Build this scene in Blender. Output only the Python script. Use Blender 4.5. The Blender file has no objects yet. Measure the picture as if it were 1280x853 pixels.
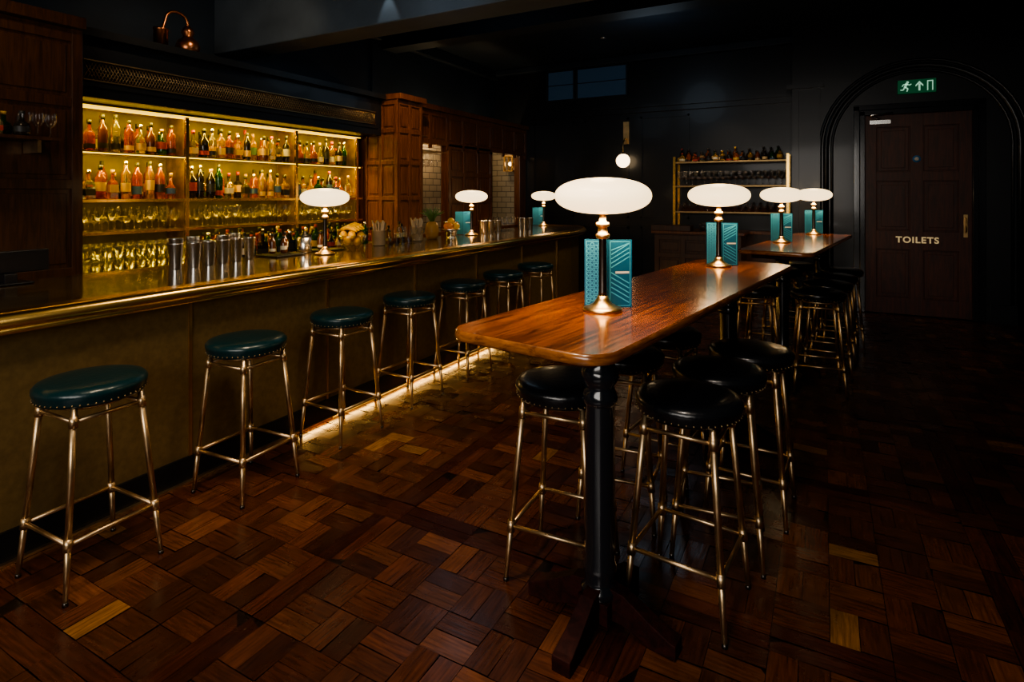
import bpy, bmesh, math, random
from mathutils import Matrix, Vector
random.seed(7)
scn = bpy.context.scene
col = scn.collection

# ------------------------------------------------------------ materials
def new_mat(name):
    m = bpy.data.materials.new(name); m.use_nodes = True
    nt = m.node_tree
    return m, nt, nt.nodes['Principled BSDF']

def pbr(name, c, rough=0.5, metal=0.0, coat=0.0, trans=0.0, emit=None, es=0.0, bump=0.0, bscale=30.0, mottle=0.0, mscale=4.0, ior=1.45, spec=0.5):
    m, nt, b = new_mat(name)
    b.inputs['Base Color'].default_value = (*c, 1)
    b.inputs['Roughness'].default_value = rough
    b.inputs['Metallic'].default_value = metal
    b.inputs['Coat Weight'].default_value = coat
    b.inputs['Coat Roughness'].default_value = 0.08
    b.inputs['Transmission Weight'].default_value = trans
    b.inputs['IOR'].default_value = ior
    b.inputs['Specular IOR Level'].default_value = spec
    if emit:
        b.inputs['Emission Color'].default_value = (*emit, 1)
        b.inputs['Emission Strength'].default_value = es
    tc = nt.nodes.new('ShaderNodeTexCoord')
    if mottle > 0:
        n = nt.nodes.new('ShaderNodeTexNoise'); n.inputs['Scale'].default_value = mscale; n.inputs['Detail'].default_value = 6
        nt.links.new(tc.outputs['Object'], n.inputs['Vector'])
        r = nt.nodes.new('ShaderNodeValToRGB')
        r.color_ramp.elements[0].position = 0.3; r.color_ramp.elements[1].position = 0.7
        r.color_ramp.elements[0].color = (*[x*(1-mottle) for x in c], 1)
        r.color_ramp.elements[1].color = (*[min(1, x*(1+mottle)) for x in c], 1)
        nt.links.new(n.outputs['Fac'], r.inputs['Fac']); nt.links.new(r.outputs['Color'], b.inputs['Base Color'])
    if bump > 0:
        n = nt.nodes.new('ShaderNodeTexNoise'); n.inputs['Scale'].default_value = bscale; n.inputs['Detail'].default_value = 4
        nt.links.new(tc.outputs['Object'], n.inputs['Vector'])
        bp = nt.nodes.new('ShaderNodeBump'); bp.inputs['Strength'].default_value = bump; bp.inputs['Distance'].default_value = 0.01
        nt.links.new(n.outputs['Fac'], bp.inputs['Height']); nt.links.new(bp.outputs['Normal'], b.inputs['Normal'])
    return m

def wood(name, c1, c2, scale=(1, 1, 1), rough=0.35, coat=0.3, dist=1.0, nscale=6.0, spec=.5):
    m, nt, b = new_mat(name)
    tc = nt.nodes.new('ShaderNodeTexCoord'); mp = nt.nodes.new('ShaderNodeMapping')
    mp.inputs['Scale'].default_value = scale
    nt.links.new(tc.outputs['Object'], mp.inputs['Vector'])
    n = nt.nodes.new('ShaderNodeTexNoise'); n.inputs['Scale'].default_value = nscale; n.inputs['Detail'].default_value = 8
    n.inputs['Distortion'].default_value = dist; n.inputs['Roughness'].default_value = 0.65
    nt.links.new(mp.outputs['Vector'], n.inputs['Vector'])
    r = nt.nodes.new('ShaderNodeValToRGB')
    r.color_ramp.elements[0].position = 0.36; r.color_ramp.elements[1].position = 0.64
    r.color_ramp.elements[0].color = (*c1, 1); r.color_ramp.elements[1].color = (*c2, 1)
    nt.links.new(n.outputs['Fac'], r.inputs['Fac']); nt.links.new(r.outputs['Color'], b.inputs['Base Color'])
    b.inputs['Roughness'].default_value = rough; b.inputs['Specular IOR Level'].default_value = spec
    b.inputs['Coat Weight'].default_value = coat; b.inputs['Coat Roughness'].default_value = 0.12
    bp = nt.nodes.new('ShaderNodeBump'); bp.inputs['Strength'].default_value = 0.08; bp.inputs['Distance'].default_value = 0.005
    nt.links.new(n.outputs['Fac'], bp.inputs['Height']); nt.links.new(bp.outputs['Normal'], b.inputs['Normal'])
    return m

def thin_glass(name, tint=(1, 1, 1), gl=0.3):
    m = bpy.data.materials.new(name); m.use_nodes = True; nt = m.node_tree
    nt.nodes.clear()
    o = nt.nodes.new('ShaderNodeOutputMaterial'); mx = nt.nodes.new('ShaderNodeMixShader')
    t = nt.nodes.new('ShaderNodeBsdfTransparent'); g = nt.nodes.new('ShaderNodeBsdfGlossy')
    t.inputs['Color'].default_value = (*tint, 1); g.inputs['Roughness'].default_value = 0.12
    lw = nt.nodes.new('ShaderNodeLayerWeight'); lw.inputs['Blend'].default_value = gl
    nt.links.new(lw.outputs['Facing'], mx.inputs['Fac'])
    nt.links.new(t.outputs[0], mx.inputs[1]); nt.links.new(g.outputs[0], mx.inputs[2]); nt.links.new(mx.outputs[0], o.inputs['Surface'])
    return m

def tile_mat(name):
    m, nt, b = new_mat(name)
    tc = nt.nodes.new('ShaderNodeTexCoord'); sp = nt.nodes.new('ShaderNodeSeparateXYZ'); cb = nt.nodes.new('ShaderNodeCombineXYZ')
    ad = nt.nodes.new('ShaderNodeMath'); ad.operation = 'ADD'
    nt.links.new(tc.outputs['Object'], sp.inputs[0]); nt.links.new(sp.outputs['Y'], ad.inputs[0]); nt.links.new(sp.outputs['X'], ad.inputs[1])
    nt.links.new(ad.outputs[0], cb.inputs['X']); nt.links.new(sp.outputs['Z'], cb.inputs['Y'])
    br = nt.nodes.new('ShaderNodeTexBrick'); br.inputs['Scale'].default_value = 1
    br.inputs['Brick Width'].default_value = 0.2; br.inputs['Row Height'].default_value = 0.1; br.inputs['Mortar Size'].default_value = 0.006
    br.inputs['Color1'].default_value = (.42, .38, .30, 1); br.inputs['Color2'].default_value = (.35, .32, .25, 1); br.inputs['Mortar'].default_value = (.12, .11, .1, 1)
    nt.links.new(cb.outputs[0], br.inputs['Vector']); nt.links.new(br.outputs['Color'], b.inputs['Base Color'])
    b.inputs['Roughness'].default_value = 0.2
    return m

M = {}
M['brass'] = pbr('aged_brass', (.66, .44, .2), .32, 1.0, mottle=.2, mscale=9)
M['brass_d'] = pbr('dull_brass', (.62, .45, .26), .38, 1.0, mottle=.3, mscale=12)
M['brass_n'] = pbr('nailhead_brass', (.32, .23, .12), .4, 1.0)
M['brass_p'] = pbr('polished_brass', (.72, .46, .13), .25, 1.0, mottle=.12, mscale=5)
M['steel'] = pbr('polished_steel', (.9, .88, .84), .24, 1.0)
M['gunmetal'] = pbr('gunmetal', (.10, .09, .08), .3, 1.0)
M['copper'] = pbr('copper', (.5, .2, .09), .3, 1.0)
M['iron'] = pbr('black_cast_iron', (.010, .012, .016), .2, 0.0, coat=.6, bump=.05, bscale=20)
M['black'] = pbr('black_paint', (.006, .007, .008), .4)
M['blackgloss'] = pbr('black_gloss_panel', (.006, .0078, .0105), .36, coat=.12, bump=.06, bscale=8)
M['navy'] = pbr('navy_plaster', (.009, .018, .029), .6, mottle=.3, mscale=2)
M['beam'] = pbr('beam_paint', (.06, .075, .09), .6, mottle=.2, mscale=3)
M['leather_g'] = pbr('green_leather', (.003, .024, .029), .3, coat=.2, bump=.12, bscale=60)
M['leather_b'] = pbr('black_leather', (.005, .006, .008), .28, coat=.25, bump=.12, bscale=60)
M['barpanel'] = pbr('patinated_brass_sheet', (.165, .110, .042), .45, .4, mottle=.15, mscale=30, bump=.08, bscale=80)
M['bartop'] = pbr('bar_top_lacquer', (.085, .050, .013), .14, .35, coat=.5, mottle=.45, mscale=7)
M['teal'] = pbr('teal_card', (.003, .085, .17), .5)
M['teal_l'] = pbr('pale_teal_ink', (.06, .36, .52), .5)
M['white'] = pbr('white_ink', (.6, .6, .55), .5)
M['shelfback'] = pbr('back_bar_lining', (.075, .058, .004), .6, 0, mottle=.35, mscale=5)
M['tile'] = tile_mat('white_brick_tile')
M['panelwood'] = wood('panelled_oak', (.070, .022, .006), (.18, .064, .016), (6, 6, .5), .38, .25)
M['panelwood_d'] = wood('dark_oak', (.028, .011, .004), (.075, .029, .010), (6, 6, .5), .4, .2)
M['doorwood'] = wood('door_mahogany', (.026, .0065, .0025), (.080, .019, .006), (6, 6, .5), .5, .05)
M['tablewood'] = wood('polished_mahogany', (.045, .010, .002), (.42, .115, .014), (7, .30, 7), .2, .6, 2.0, 5)
M['tableedge'] = wood('table_edge_wood', (.11, .035, .009), (.32, .12, .03), (2, .6, 6), .25, .6)
M['redwood'] = wood('dark_red_wood', (.012, .0025, .002), (.034, .007, .005), (4, 4, 4), .65, 0, spec=.15)
M['glass'] = thin_glass('clear_glass')
M['opal'] = pbr('opal_glass_lit', (.9, .82, .68), .3, emit=(1.0, .72, .38), es=1.9)
M['globe'] = pbr('globe_glass_lit', (.9, .85, .75), .3, emit=(1.0, .72, .42), es=4.0)
M['led_y'] = pbr('led_yellow', (.5, .4, .1), .3, emit=(1.0, .62, .03), es=2.0)
M['led_w'] = pbr('led_warm', (.5, .4, .1), .3, emit=(1.0, .55, .12), es=.4)
M['exitgreen'] = pbr('exit_green', (.0, .12, .05), .4, emit=(.0, .25, .09), es=.10)
M['exitwhite'] = pbr('exit_white', (.6, .8, .7), .4, emit=(.5, 1, .7), es=.4)
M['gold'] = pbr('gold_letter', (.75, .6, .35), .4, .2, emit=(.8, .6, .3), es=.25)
M['bluesign'] = pbr('blue_sign', (.05, .2, .45), .4)
M['yellow'] = pbr('lemon_skin', (.8, .45, .005), .4, bump=.1, bscale=80)
M['orange'] = pbr('orange_skin', (.8, .25, .01), .4, bump=.1, bscale=80)
M['leaf'] = pbr('pineapple_leaf', (.10, .18, .04), .5)
M['pine'] = pbr('pineapple_skin', (.35, .18, .03), .5, bump=.6, bscale=40)
M['paper'] = pbr('kraft_paper', (.45, .34, .22), .6)
M['wicker'] = pbr('canister_cream', (.4, .29, .17), .5, bump=.3, bscale=60)
M['rubber'] = pbr('rubber_mat', (.02, .02, .02), .5)
M['screen'] = pbr('monitor_plastic', (.01, .01, .012), .3)
M['pane'] = pbr('blue_window_pane', (.03, .06, .1), .2, emit=(.05, .10, .17), es=.07)
GL = [pbr('bottle_amber', (.65, .17, .01), .06, trans=.8), pbr('bottle_green', (.02, .10, .015), .06, trans=.7),
      pbr('bottle_clear', (.95, .88, .5), .04, trans=.95), pbr('bottle_dark', (.015, .012, .01), .1, coat=.3),
      pbr('bottle_yellow', (.85, .50, .02), .06, trans=.85), pbr('bottle_brown', (.09, .028, .008), .1, coat=.4), pbr('bottle_red', (.30, .03, .015), .1, trans=.4)]
LB = [pbr('label_cream', (.55, .42, .22), .6), pbr('label_white', (.6, .55, .4), .6), pbr('label_red', (.3, .04, .03), .6),
      pbr('label_black', (.02, .02, .02), .5), pbr('label_gold', (.5, .32, .07), .4), pbr('label_blue', (.05, .1, .18), .6)]

# ------------------------------------------------------------ mesh builder
class MB:
    def __init__(s):
        s.v = []; s.f = []; s.m = []; s.s = []; s.mats = []; s.M = Matrix.Identity(4)
    def mi(s, mat):
        if isinstance(mat, str): mat = M[mat]
        if mat not in s.mats: s.mats.append(mat)
        return s.mats.index(mat)
    def add(s, vs, fs, mat, smooth=False):
        o = len(s.v); k = s.mi(mat)
        s.v += [tuple(s.M @ Vector(p)) for p in vs]
        for f in fs:
            s.f.append(tuple(i+o for i in f)); s.m.append(k); s.s.append(smooth)
    def box(s, x0, x1, y0, y1, z0, z1, mat):
        vs = [(x, y, z) for z in (z0, z1) for y in (y0, y1) for x in (x0, x1)]
        s.add(vs, [(0, 2, 3, 1), (4, 5, 7, 6), (0, 1, 5, 4), (2, 6, 7, 3), (0, 4, 6, 2), (1, 3, 7, 5)], mat)
    def lathe(s, cx, cy, prof, mat, seg=20, z=0, smooth=True, cap=True, rot=0):
        vs = []; fs = []
        for r, h in prof:
            for j in range(seg):
                a = rot + 2*math.pi*j/seg
                vs.append((cx+max(r, 1e-4)*math.cos(a), cy+max(r, 1e-4)*math.sin(a), z+h))
        for i in range(len(prof)-1):
            for j in range(seg):
                k = (j+1) % seg
                fs.append((i*seg+j, i*seg+k, (i+1)*seg+k, (i+1)*seg+j))
        if cap:
            fs.append(tuple(range(seg))[::-1]); fs.append(tuple((len(prof)-1)*seg+j for j in range(seg)))
        s.add(vs, fs, mat, smooth)
    def path(s, pts, r, mat, seg=8, closed=False, radii=None):
        pts = [Vector(p) for p in pts]; n = len(pts); vs = []; fs = []
        ref = None
        for i, p in enumerate(pts):
            if closed: d = pts[(i+1) % n]-pts[i-1]
            else: d = pts[min(i+1, n-1)]-pts[max(i-1, 0)]
            d.normalize()
            if ref is None:
                ref = d.orthogonal().normalized()
            ref = (ref - d*ref.dot(d)); ref = ref.normalized() if ref.length > 1e-6 else d.orthogonal().normalized()
            b = d.cross(ref); rr = radii[i] if radii else r
            for j in range(seg):
                a = 2*math.pi*j/seg
                vs.append(tuple(p+(ref*math.cos(a)+b*math.sin(a))*rr))
        m = n if closed else n-1
        for i in range(m):
            for j in range(seg):
                k = (j+1) % seg; i2 = (i+1) % n
                fs.append((i*seg+j, i*seg+k, i2*seg+k, i2*seg+j))
        if not closed:
            fs.append(tuple(range(seg))[::-1]); fs.append(tuple((n-1)*seg+j for j in range(seg)))
        s.add(vs, fs, mat, True)
    def tube(s, a, b, r, mat, r2=None, seg=10):
        s.path([a, b], r, mat, seg, radii=[r, r2 if r2 is not None else r])
    def prism(s, out, z0, z1, mat):
        n = len(out)
        vs = [(x, y, z0) for x, y in out]+[(x, y, z1) for x, y in out]
        fs = [tuple(range(n))[::-1], tuple(range(n, 2*n))]+[(i, (i+1) % n, n+(i+1) % n, n+i) for i in range(n)]
        s.add(vs, fs, mat)
    def sphere(s, c, r, mat, seg=14, rings=9, sz=1.0):
        prof = [(r*math.sin(math.pi*i/rings), -r*sz*math.cos(math.pi*i/rings)) for i in range(rings+1)]
        s.lathe(c[0], c[1], prof, mat, seg, z=c[2])
    def mesh(s, name):
        me = bpy.data.meshes.new(name); me.from_pydata(s.v, [], s.f)
        for m in s.mats: me.materials.append(m)
        me.polygons.foreach_set('material_index', s.m); me.polygons.foreach_set('use_smooth', s.s)
        bm = bmesh.new(); bm.from_mesh(me); bmesh.ops.recalc_face_normals(bm, faces=bm.faces); bm.to_mesh(me); bm.free()
        return me
    def build(s, name, bevel=0, loc=(0, 0, 0), rz=0, parent=None):
        return place(s.mesh(name), name, loc, rz, bevel, parent)

def place(me, name, loc=(0, 0, 0), rz=0, bevel=0, parent=None):
    o = bpy.data.objects.new(name, me); col.objects.link(o); o.location = loc; o.rotation_euler[2] = rz
    if bevel:
        b = o.modifiers.new('bevel', 'BEVEL'); b.width = bevel; b.segments = 2; b.limit_method = 'ANGLE'; b.angle_limit = math.radians(40)
    if parent: o.parent = parent
    return o

def light(kind, name, loc, energy, color, target=None, size=.1, size_y=None, spot=None, blend=.5, rad=None):
    l = bpy.data.lights.new(name, kind); l.energy = energy; l.color = color
    if kind == 'AREA':
        l.shape = 'RECTANGLE'; l.size = size; l.size_y = size_y or size
    if kind == 'SPOT':
        l.spot_size = math.radians(spot); l.spot_blend = blend; l.shadow_soft_size = rad or .04
    if kind == 'POINT': l.shadow_soft_size = rad or .05
    o = bpy.data.objects.new(name, l); col.objects.link(o); o.location = loc
    if target is not None:
        o.rotation_euler = (Vector(target)-Vector(loc)).to_track_quat('-Z', 'Y').to_euler()
    return o

# ------------------------------------------------------------ room shell
XR, YF, YB, YD, ZC = 3.3, -2.6, 9.5, 8.85, 3.9
XL = -5.55
b = MB(); b.box(XL-.1, XR+.1, YF-.1, YB+.1, ZC, ZC+.1, 'navy')
for y0 in (6.3,): b.box(XL, XR, y0, y0+.3, ZC-.28, ZC, 'navy')
b.build('ceiling')
b = MB(); b.box(XL-.7, XL-.6, YF, YB, 0, ZC, 'navy')
b.box(XL-.6, XL, YF, 6.1, 0, ZC, 'navy'); b.box(XL-.6, XL+.02, 6.1, YB, 2.8, ZC, 'navy'); b.build('wall_left')
b = MB(); b.box(XR, XR+.1, YF, YB, 0, ZC, 'navy'); b.build('wall_right')
b = MB(); b.box(XL-.6, XR, YF-.1, YF, 0, ZC, 'navy'); b.build('wall_front')
b = MB()
b.box(XL-.6, -.38, YB, YB+.1, 0, ZC, 'blackgloss')
b.box(-.38, .42, YD, YB+.1, 0, ZC, 'blackgloss'); b.box(1.66, XR, YD, YB+.1, 0, ZC, 'blackgloss'); b.box(.42, 1.66, YD, YB+.1, 2.66, ZC, 'blackgloss')
b.box(.42, 1.66, YD+.2, YB+.1, 0, 2.66, 'blackgloss')
for x0 in (-4.7, -3.7, -2.7):
    for (z0, z1) in ((.2, 1.0), (1.15, 2.85)):
        for (a0, a1, c0, c1) in ((x0, x0+.8, z0, z0+.03), (x0, x0+.8, z1-.03, z1), (x0, x0+.03, z0, z1), (x0+.77, x0+.8, z0, z1)):
            b.box(a0, a1, YB-.015, YB, c0, c1, 'blackgloss')
b.build('wall_back')
b = MB()
b.box(-4.8, -.38, YB-.09, YB, 3.0, 3.05, 'blackgloss'); b.box(-4.8, -.38, YB-.05, YB, 2.92, 3.0, 'blackgloss')
b.box(-.45, 0.0, YD-.07, YD, 3.0, 3.06, 'blackgloss')
b.box(-.38, -.30, YD-.03, YD, 0, 3.0, 'blackgloss'); b.box(-.12, -.04, YD-.03, YD, 0, 3.0, 'blackgloss')
b.build('trim_1')
# arch moulding
b = MB()
for rr, w in ((1.01, .035), (.94, .018), (1.08, .02)):
    pts = [(1.04-rr, YD-.01, 0), (1.04-rr, YD-.01, 2.18)]
    pts += [(1.04-rr*math.cos(a*math.pi/24), YD-.01, 2.18+rr*math.sin(a*math.pi/24)) for a in range(1, 24)]
    pts += [(1.04+rr, YD-.01, 2.18), (1.04+rr, YD-.01, 0)]
    b.path(pts, w, 'blackgloss', 8)
b.build('trim_2')
b = MB()
b.box(-.38, .32, YD-.03, YD, 0, .22, 'blackgloss'); b.box(1.78, XR, YD-.03, YD, 0, .22, 'blackgloss'); b.box(-4.8, -.38, YB-.03, YB, 0, .22, 'blackgloss')
b.build('baseboard_back')
b = MB(); b.box(XL, XL+.1, YF, YB, 3.72, ZC, 'navy'); b.box(XL, XR, YB-.1, YB, 3.78, ZC, 'navy'); b.build('trim_3', .02)

# beam
b = MB(); b.box(XL, XR, 3.75, 4.07, 3.0, ZC, 'beam'); b.build('ceiling_beam', .01)
# window high on the rear wall
b = MB()
b.box(-3.83, -2.94, YB-.03, YB-.005, 3.25, 3.75, 'pane'); b.box(-4.4, -3.9, YB-.03, YB-.005, 3.25, 3.75, 'pane')
for x in (-4.42, -3.9, -3.85, -2.94): b.box(x, x+.03, YB-.05, YB-.005, 3.22, 3.78, 'navy')
b.box(-4.42, -2.92, YB-.05, YB-.005, 3.5, 3.51, 'navy')
b.build('window_1')
# recessed downlights
b = MB(); b.lathe(0, 0, [(.05, -.01), (.05, 0), (.035, 0), (.03, .03)], 'steel', 16); b.lathe(0, 0, [(.028, .0), (.028, .004)], 'globe', 12)
me = b.mesh('recessed_downlight')
for p in ((-3.4, 7.4), (-2.9, 8.2), (-1.0, 5.0)): place(me, 'recessed_downlight', (p[0], p[1], ZC-.006))

# ------------------------------------------------------------ floor: individual parquet blocks
def make_floor():
    vs = []; fs = []; cols = []; uvs = []
    X0, X1, Y0, Y1 = -3.16, 3.3, -1.6, 9.5
    g = .0014
    def blk(x0, x1, y0, y1, along_x, band=False):
        if x0 >= X1 or y0 >= Y1: return
        x1 = min(x1, X1); y1 = min(y1, Y1)
        t = random.random()
        r = random.random()
        base = (.086, .027, .011) if r < .55 else ((.052, .0165, .008) if r < .80 else ((.125, .043, .016) if r < .975 else (.22, .10, .028)))  # rarest golden tone paints glints of reflected light into the blocks
        if band: base = (.046, .0125, .007) if r < .6 else (.066, .019, .009)
        k = .72+.56*t
        c = (base[0]*k, base[1]*k, base[2]*k, 1)
        cx, cy = (x0+x1)/2, (y0+y1)/2
        tx = random.gauss(0, .014); ty = random.gauss(0, .014)
        o = len(vs)
        for (x, y) in ((x0+g, y0+g), (x1-g, y0+g), (x1-g, y1-g), (x0+g, y1-g)):
            vs.append((x, y, -.001+tx*(x-cx)+ty*(y-cy)))
        fs.append((o, o+1, o+2, o+3)); cols.append(c)
        ou, ov = random.random()*20, random.random()*20
        L, W = (x1-x0), (y1-y0)
        if along_x: q = [(0, 0), (L, 0), (L, W), (0, W)]
        else: q = [(0, 0), (0, L), (W, L), (W, 0)]
        uvs.append([(a+ou, c2+ov) for a, c2 in q])
    cell = .184; n = 2; w = cell/n; N = 6; band = .14; P = N*cell+band
    px = X0
    while px < X1:
        py = Y0
        while py < Y1:
            for i in range(N):
                for j in range(N):
                    cx0, cy0 = px+band+i*cell, py+band+j*cell
                    for k in range(n):
                        if (i+j) % 2 == 0: blk(cx0, cx0+cell, cy0+k*w, cy0+(k+1)*w, True)
                        else: blk(cx0+k*w, cx0+(k+1)*w, cy0, cy0+cell, False)
            for k in range(2):
                h = band/2
                for s in range(3):
                    L = (P-band)/3
                    blk(px+band+s*L, px+band+(s+1)*L, py+k*h, py+(k+1)*h, True, True)
                    blk(px+k*h, px+(k+1)*h, py+band+s*L, py+band+(s+1)*L, False, True)
            blk(px, px+band, py, py+band, True, True)
            py += P
        px += P
    o = len(vs)
    vs += [(XL-.6, YF, -.004), (XR, YF, -.004), (XR, YB, -.004), (XL-.6, YB, -.004)]
    fs.append((o, o+1, o+2, o+3)); cols.append((.01, .004, .003, 1)); uvs.append([(0, 0)]*4)
    me = bpy.data.meshes.new('floor'); me.from_pydata(vs, [], fs)
    ca = me.color_attributes.new('Col', 'FLOAT_COLOR', 'CORNER'); uv = me.uv_layers.new(name='UV')
    li = 0
    for fi in range(len(fs)):
        for k in range(4):
            ca.data[li].color = cols[fi]; uv.data[li].uv = uvs[fi][k]; li += 1
    m, nt_, bs = new_mat('parquet_blocks')
    at = nt_.nodes.new('ShaderNodeVertexColor'); at.layer_name = 'Col'
    um = nt_.nodes.new('ShaderNodeUVMap'); mp = nt_.nodes.new('ShaderNodeMapping'); mp.inputs['Scale'].default_value = (8, 90, 1)
    nt_.links.new(um.outputs[0], mp.inputs['Vector'])
    nz = nt_.nodes.new('ShaderNodeTexNoise'); nz.inputs['Scale'].default_value = 1; nz.inputs['Detail'].default_value = 5; nt_.links.new(mp.outputs[0], nz.inputs['Vector'])
    mr = nt_.nodes.new('ShaderNodeMapRange'); mr.inputs['From Min'].default_value = .3; mr.inputs['From Max'].default_value = .7; mr.inputs['To Min'].default_value = .5; mr.inputs['To Max'].default_value = 1.3
    nt_.links.new(nz.outputs['Fac'], mr.inputs['Value'])
    # worn patches
    nw = nt_.nodes.new('ShaderNodeTexNoise'); nw.inputs['Scale'].default_value = 1.7; nw.inputs['Detail'].default_value = 8; nw.inputs['Roughness'].default_value = .7
    tc = nt_.nodes.new('ShaderNodeTexCoord'); nt_.links.new(tc.outputs['Object'], nw.inputs['Vector'])
    mw = nt_.nodes.new('ShaderNodeMapRange'); mw.inputs['From Min'].default_value = .35; mw.inputs['From Max'].default_value = .65; mw.inputs['To Min'].default_value = .7; mw.inputs['To Max'].default_value = 1.25
    nt_.links.new(nw.outputs['Fac'], mw.inputs['Value'])
    mm = nt_.nodes.new('ShaderNodeMath'); mm.operation = 'MULTIPLY'; nt_.links.new(mr.outputs[0], mm.inputs[0]); nt_.links.new(mw.outputs[0], mm.inputs[1])
    vm = nt_.nodes.new('ShaderNodeVectorMath'); vm.operation = 'SCALE'
    nt_.links.new(at.outputs['Color'], vm.inputs[0]); nt_.links.new(mm.outputs[0], vm.inputs['Scale']); nt_.links.new(vm.outputs[0], bs.inputs['Base Color'])
    n2 = nt_.nodes.new('ShaderNodeTexNoise'); n2.inputs['Scale'].default_value = 5; n2.inputs['Detail'].default_value = 5
    nt_.links.new(tc.outputs['Object'], n2.inputs['Vector'])
    m2 = nt_.nodes.new('ShaderNodeMapRange'); m2.inputs['From Min'].default_value = .3; m2.inputs['From Max'].default_value = .7; m2.inputs['To Min'].default_value = .18; m2.inputs['To Max'].default_value = .36
    nt_.links.new(n2.outputs['Fac'], m2.inputs['Value']); nt_.links.new(m2.outputs[0], bs.inputs['Roughness'])
    bs.inputs['Coat Weight'].default_value = .2; bs.inputs['Coat Roughness'].default_value = .2
    bp = nt_.nodes.new('ShaderNodeBump'); bp.inputs['Strength'].default_value = .3; bp.inputs['Distance'].default_value = .002
    nt_.links.new(nz.outputs['Fac'], bp.inputs['Height']); nt_.links.new(bp.outputs['Normal'], bs.inputs['Normal'])
    me.materials.append(m)
    place(me, 'floor')
make_floor()

# ------------------------------------------------------------ door
b = MB()
DX0, DX1, DZ = .48, 1.60, 2.58
b.box(DX0, DX1, YD+.03, YD+.06, 0.01, DZ, 'doorwood')
cols_ = [(DX0, DX0+.13), ((DX0+DX1)/2-.07, (DX0+DX1)/2+.07), (DX1-.13, DX1)]
rows_ = [(0.01, .22), (.84, 1.08), (1.72, 1.84), (2.42, DZ)]
for a, c in cols_: b.box(a, c, YD+.005, YD+.03, 0.01, DZ, 'doorwood')
for a, c in rows_: b.box(DX0, DX1, YD+.006, YD+.03, a, c, 'doorwood')
for (x0, x1) in ((cols_[0][1], cols_[1][0]), (cols_[1][1], cols_[2][0])):
    for (z0, z1) in ((.22, .84), (1.08, 1.72), (1.84, 2.42)):
        b.box(x0+.05, x1-.05, YD+.015, YD+.03, z0+.05, z1-.05, 'doorwood')
        b.box(x0+.012, x1-.012, YD+.022, YD+.03, z0+.012, z1-.012, 'doorwood')
door = b.build('door_1', .006)
b = MB()
b.box(DX0-.06, DX0, YD-.035, YD+.05, 0, DZ+.06, 'iron'); b.box(DX1, DX1+.06, YD-.035, YD+.05, 0, DZ+.06, 'iron'); b.box(DX0-.06, DX1+.06, YD-.035, YD+.05, DZ, DZ+.07, 'iron')
b.box(DX0-.13, DX0-.06, YD-.02, YD, 0, DZ+.13, 'iron'); b.box(DX1+.06, DX1+.13, YD-.02, YD, 0, DZ+.13, 'iron'); b.box(DX0-.13, DX1+.13, YD-.02, YD, DZ+.07, DZ+.14, 'iron')
b.build('door_frame', .006, parent=door)
b = MB(); b.box(DX1-.085, DX1-.045, YD-.002, YD+.006, 1.02, 1.3, 'brass'); b.path([(DX1-.065, YD, 1.08), (DX1-.065, YD-.05, 1.1), (DX1-.065, YD-.05, 1.24), (DX1-.065, YD, 1.26)], .008, 'brass'); b.build('pull_handle', parent=door)
b = MB(); b.box(DX0+.05, DX0+.28, YD-.06, YD+.005, 2.46, 2.51, 'steel'); b.tube((DX0+.17, YD-.05, 2.52), (DX0+.05, YD-.2, 2.56), .01, 'steel'); b.tube((DX0+.05, YD-.2, 2.56), (DX0+.3, YD-.04, 2.6), .01, 'steel'); b.build('door_closer', parent=door)
b = MB(); b.M = Matrix.Translation((1.04, YD+.004, 2.0)) @ Matrix.Rotation(math.pi/2, 4, 'X'); b.lathe(0, 0, [(.045, -.002), (.045, .004)], 'bluesign', 20); b.lathe(0, 0, [(.024, .004), (.024, .006)], 'white', 16); b.build('fire_door_disc', parent=door)
def text(body, loc, size, mat, name, parent=None, sp=1.15, off=.004):
    cu = bpy.data.curves.new(name, 'FONT'); cu.body = body; cu.size = size; cu.extrude = .003; cu.offset = off; cu.space_character = sp
    cu.align_x = 'CENTER'; cu.align_y = 'CENTER'
    o = bpy.data.objects.new(name, cu); col.objects.link(o); o.location = loc; o.rotation_euler = (math.pi/2, 0, 0)
    cu.materials.append(M[mat])
    if parent: o.parent = parent
    return o
text('TOILETS', (1.045, YD+.002, .965), .108, 'gold', 'toilets_lettering', door, 1.15, .003)

# exit sign
b = MB()
ex, ez, ey = 1.03, 2.91, YD-.10
b.M = Matrix.Translation((ex, 0, ez)) @ Matrix.Diagonal((.88, 1, .88, 1)) @ Matrix.Translation((-ex, 0, -ez))
b.box(ex-.225, ex+.225, ey, ey+.05, ez-.095, ez+.095, 'exitgreen'); b.box(ex-.235, ex+.235, ey+.01, ey+.055, ez+.09, ez+.105, 'black')
b.box(ex-.03, ex+.03, ey+.03, YD, ez+.0, ez+.07, 'black')
def flat(pts, mat='exitwhite', y=ey-.003):
    n = len(pts); vs = [(ex+p[0], y, ez+p[1]) for p in pts]+[(ex+p[0], y+.004, ez+p[1]) for p in pts]
    b.add(vs, [tuple(range(n)), tuple(range(n, 2*n))[::-1]]+[(i, n+i, n+(i+1) % n, (i+1) % n) for i in range(n)], mat)
def limb(p, q, w):
    d = Vector((q[0]-p[0], q[1]-p[1])).normalized(); nx, ny = -d.y*w/2, d.x*w/2
    flat([(p[0]+nx, p[1]+ny), (p[0]-nx, p[1]-ny), (q[0]-nx, q[1]-ny), (q[0]+nx, q[1]+ny)])
fx = -.13
flat([(fx+.02+.017*math.cos(a*math.pi/5), .06+.017*math.sin(a*math.pi/5)) for a in range(10)])
limb((fx+.012, .045), (fx-.012, -.01), .03)
limb((fx+.01, .035), (fx+.045, .02), .012); limb((fx+.045, .02), (fx+.065, .035), .012)
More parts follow.
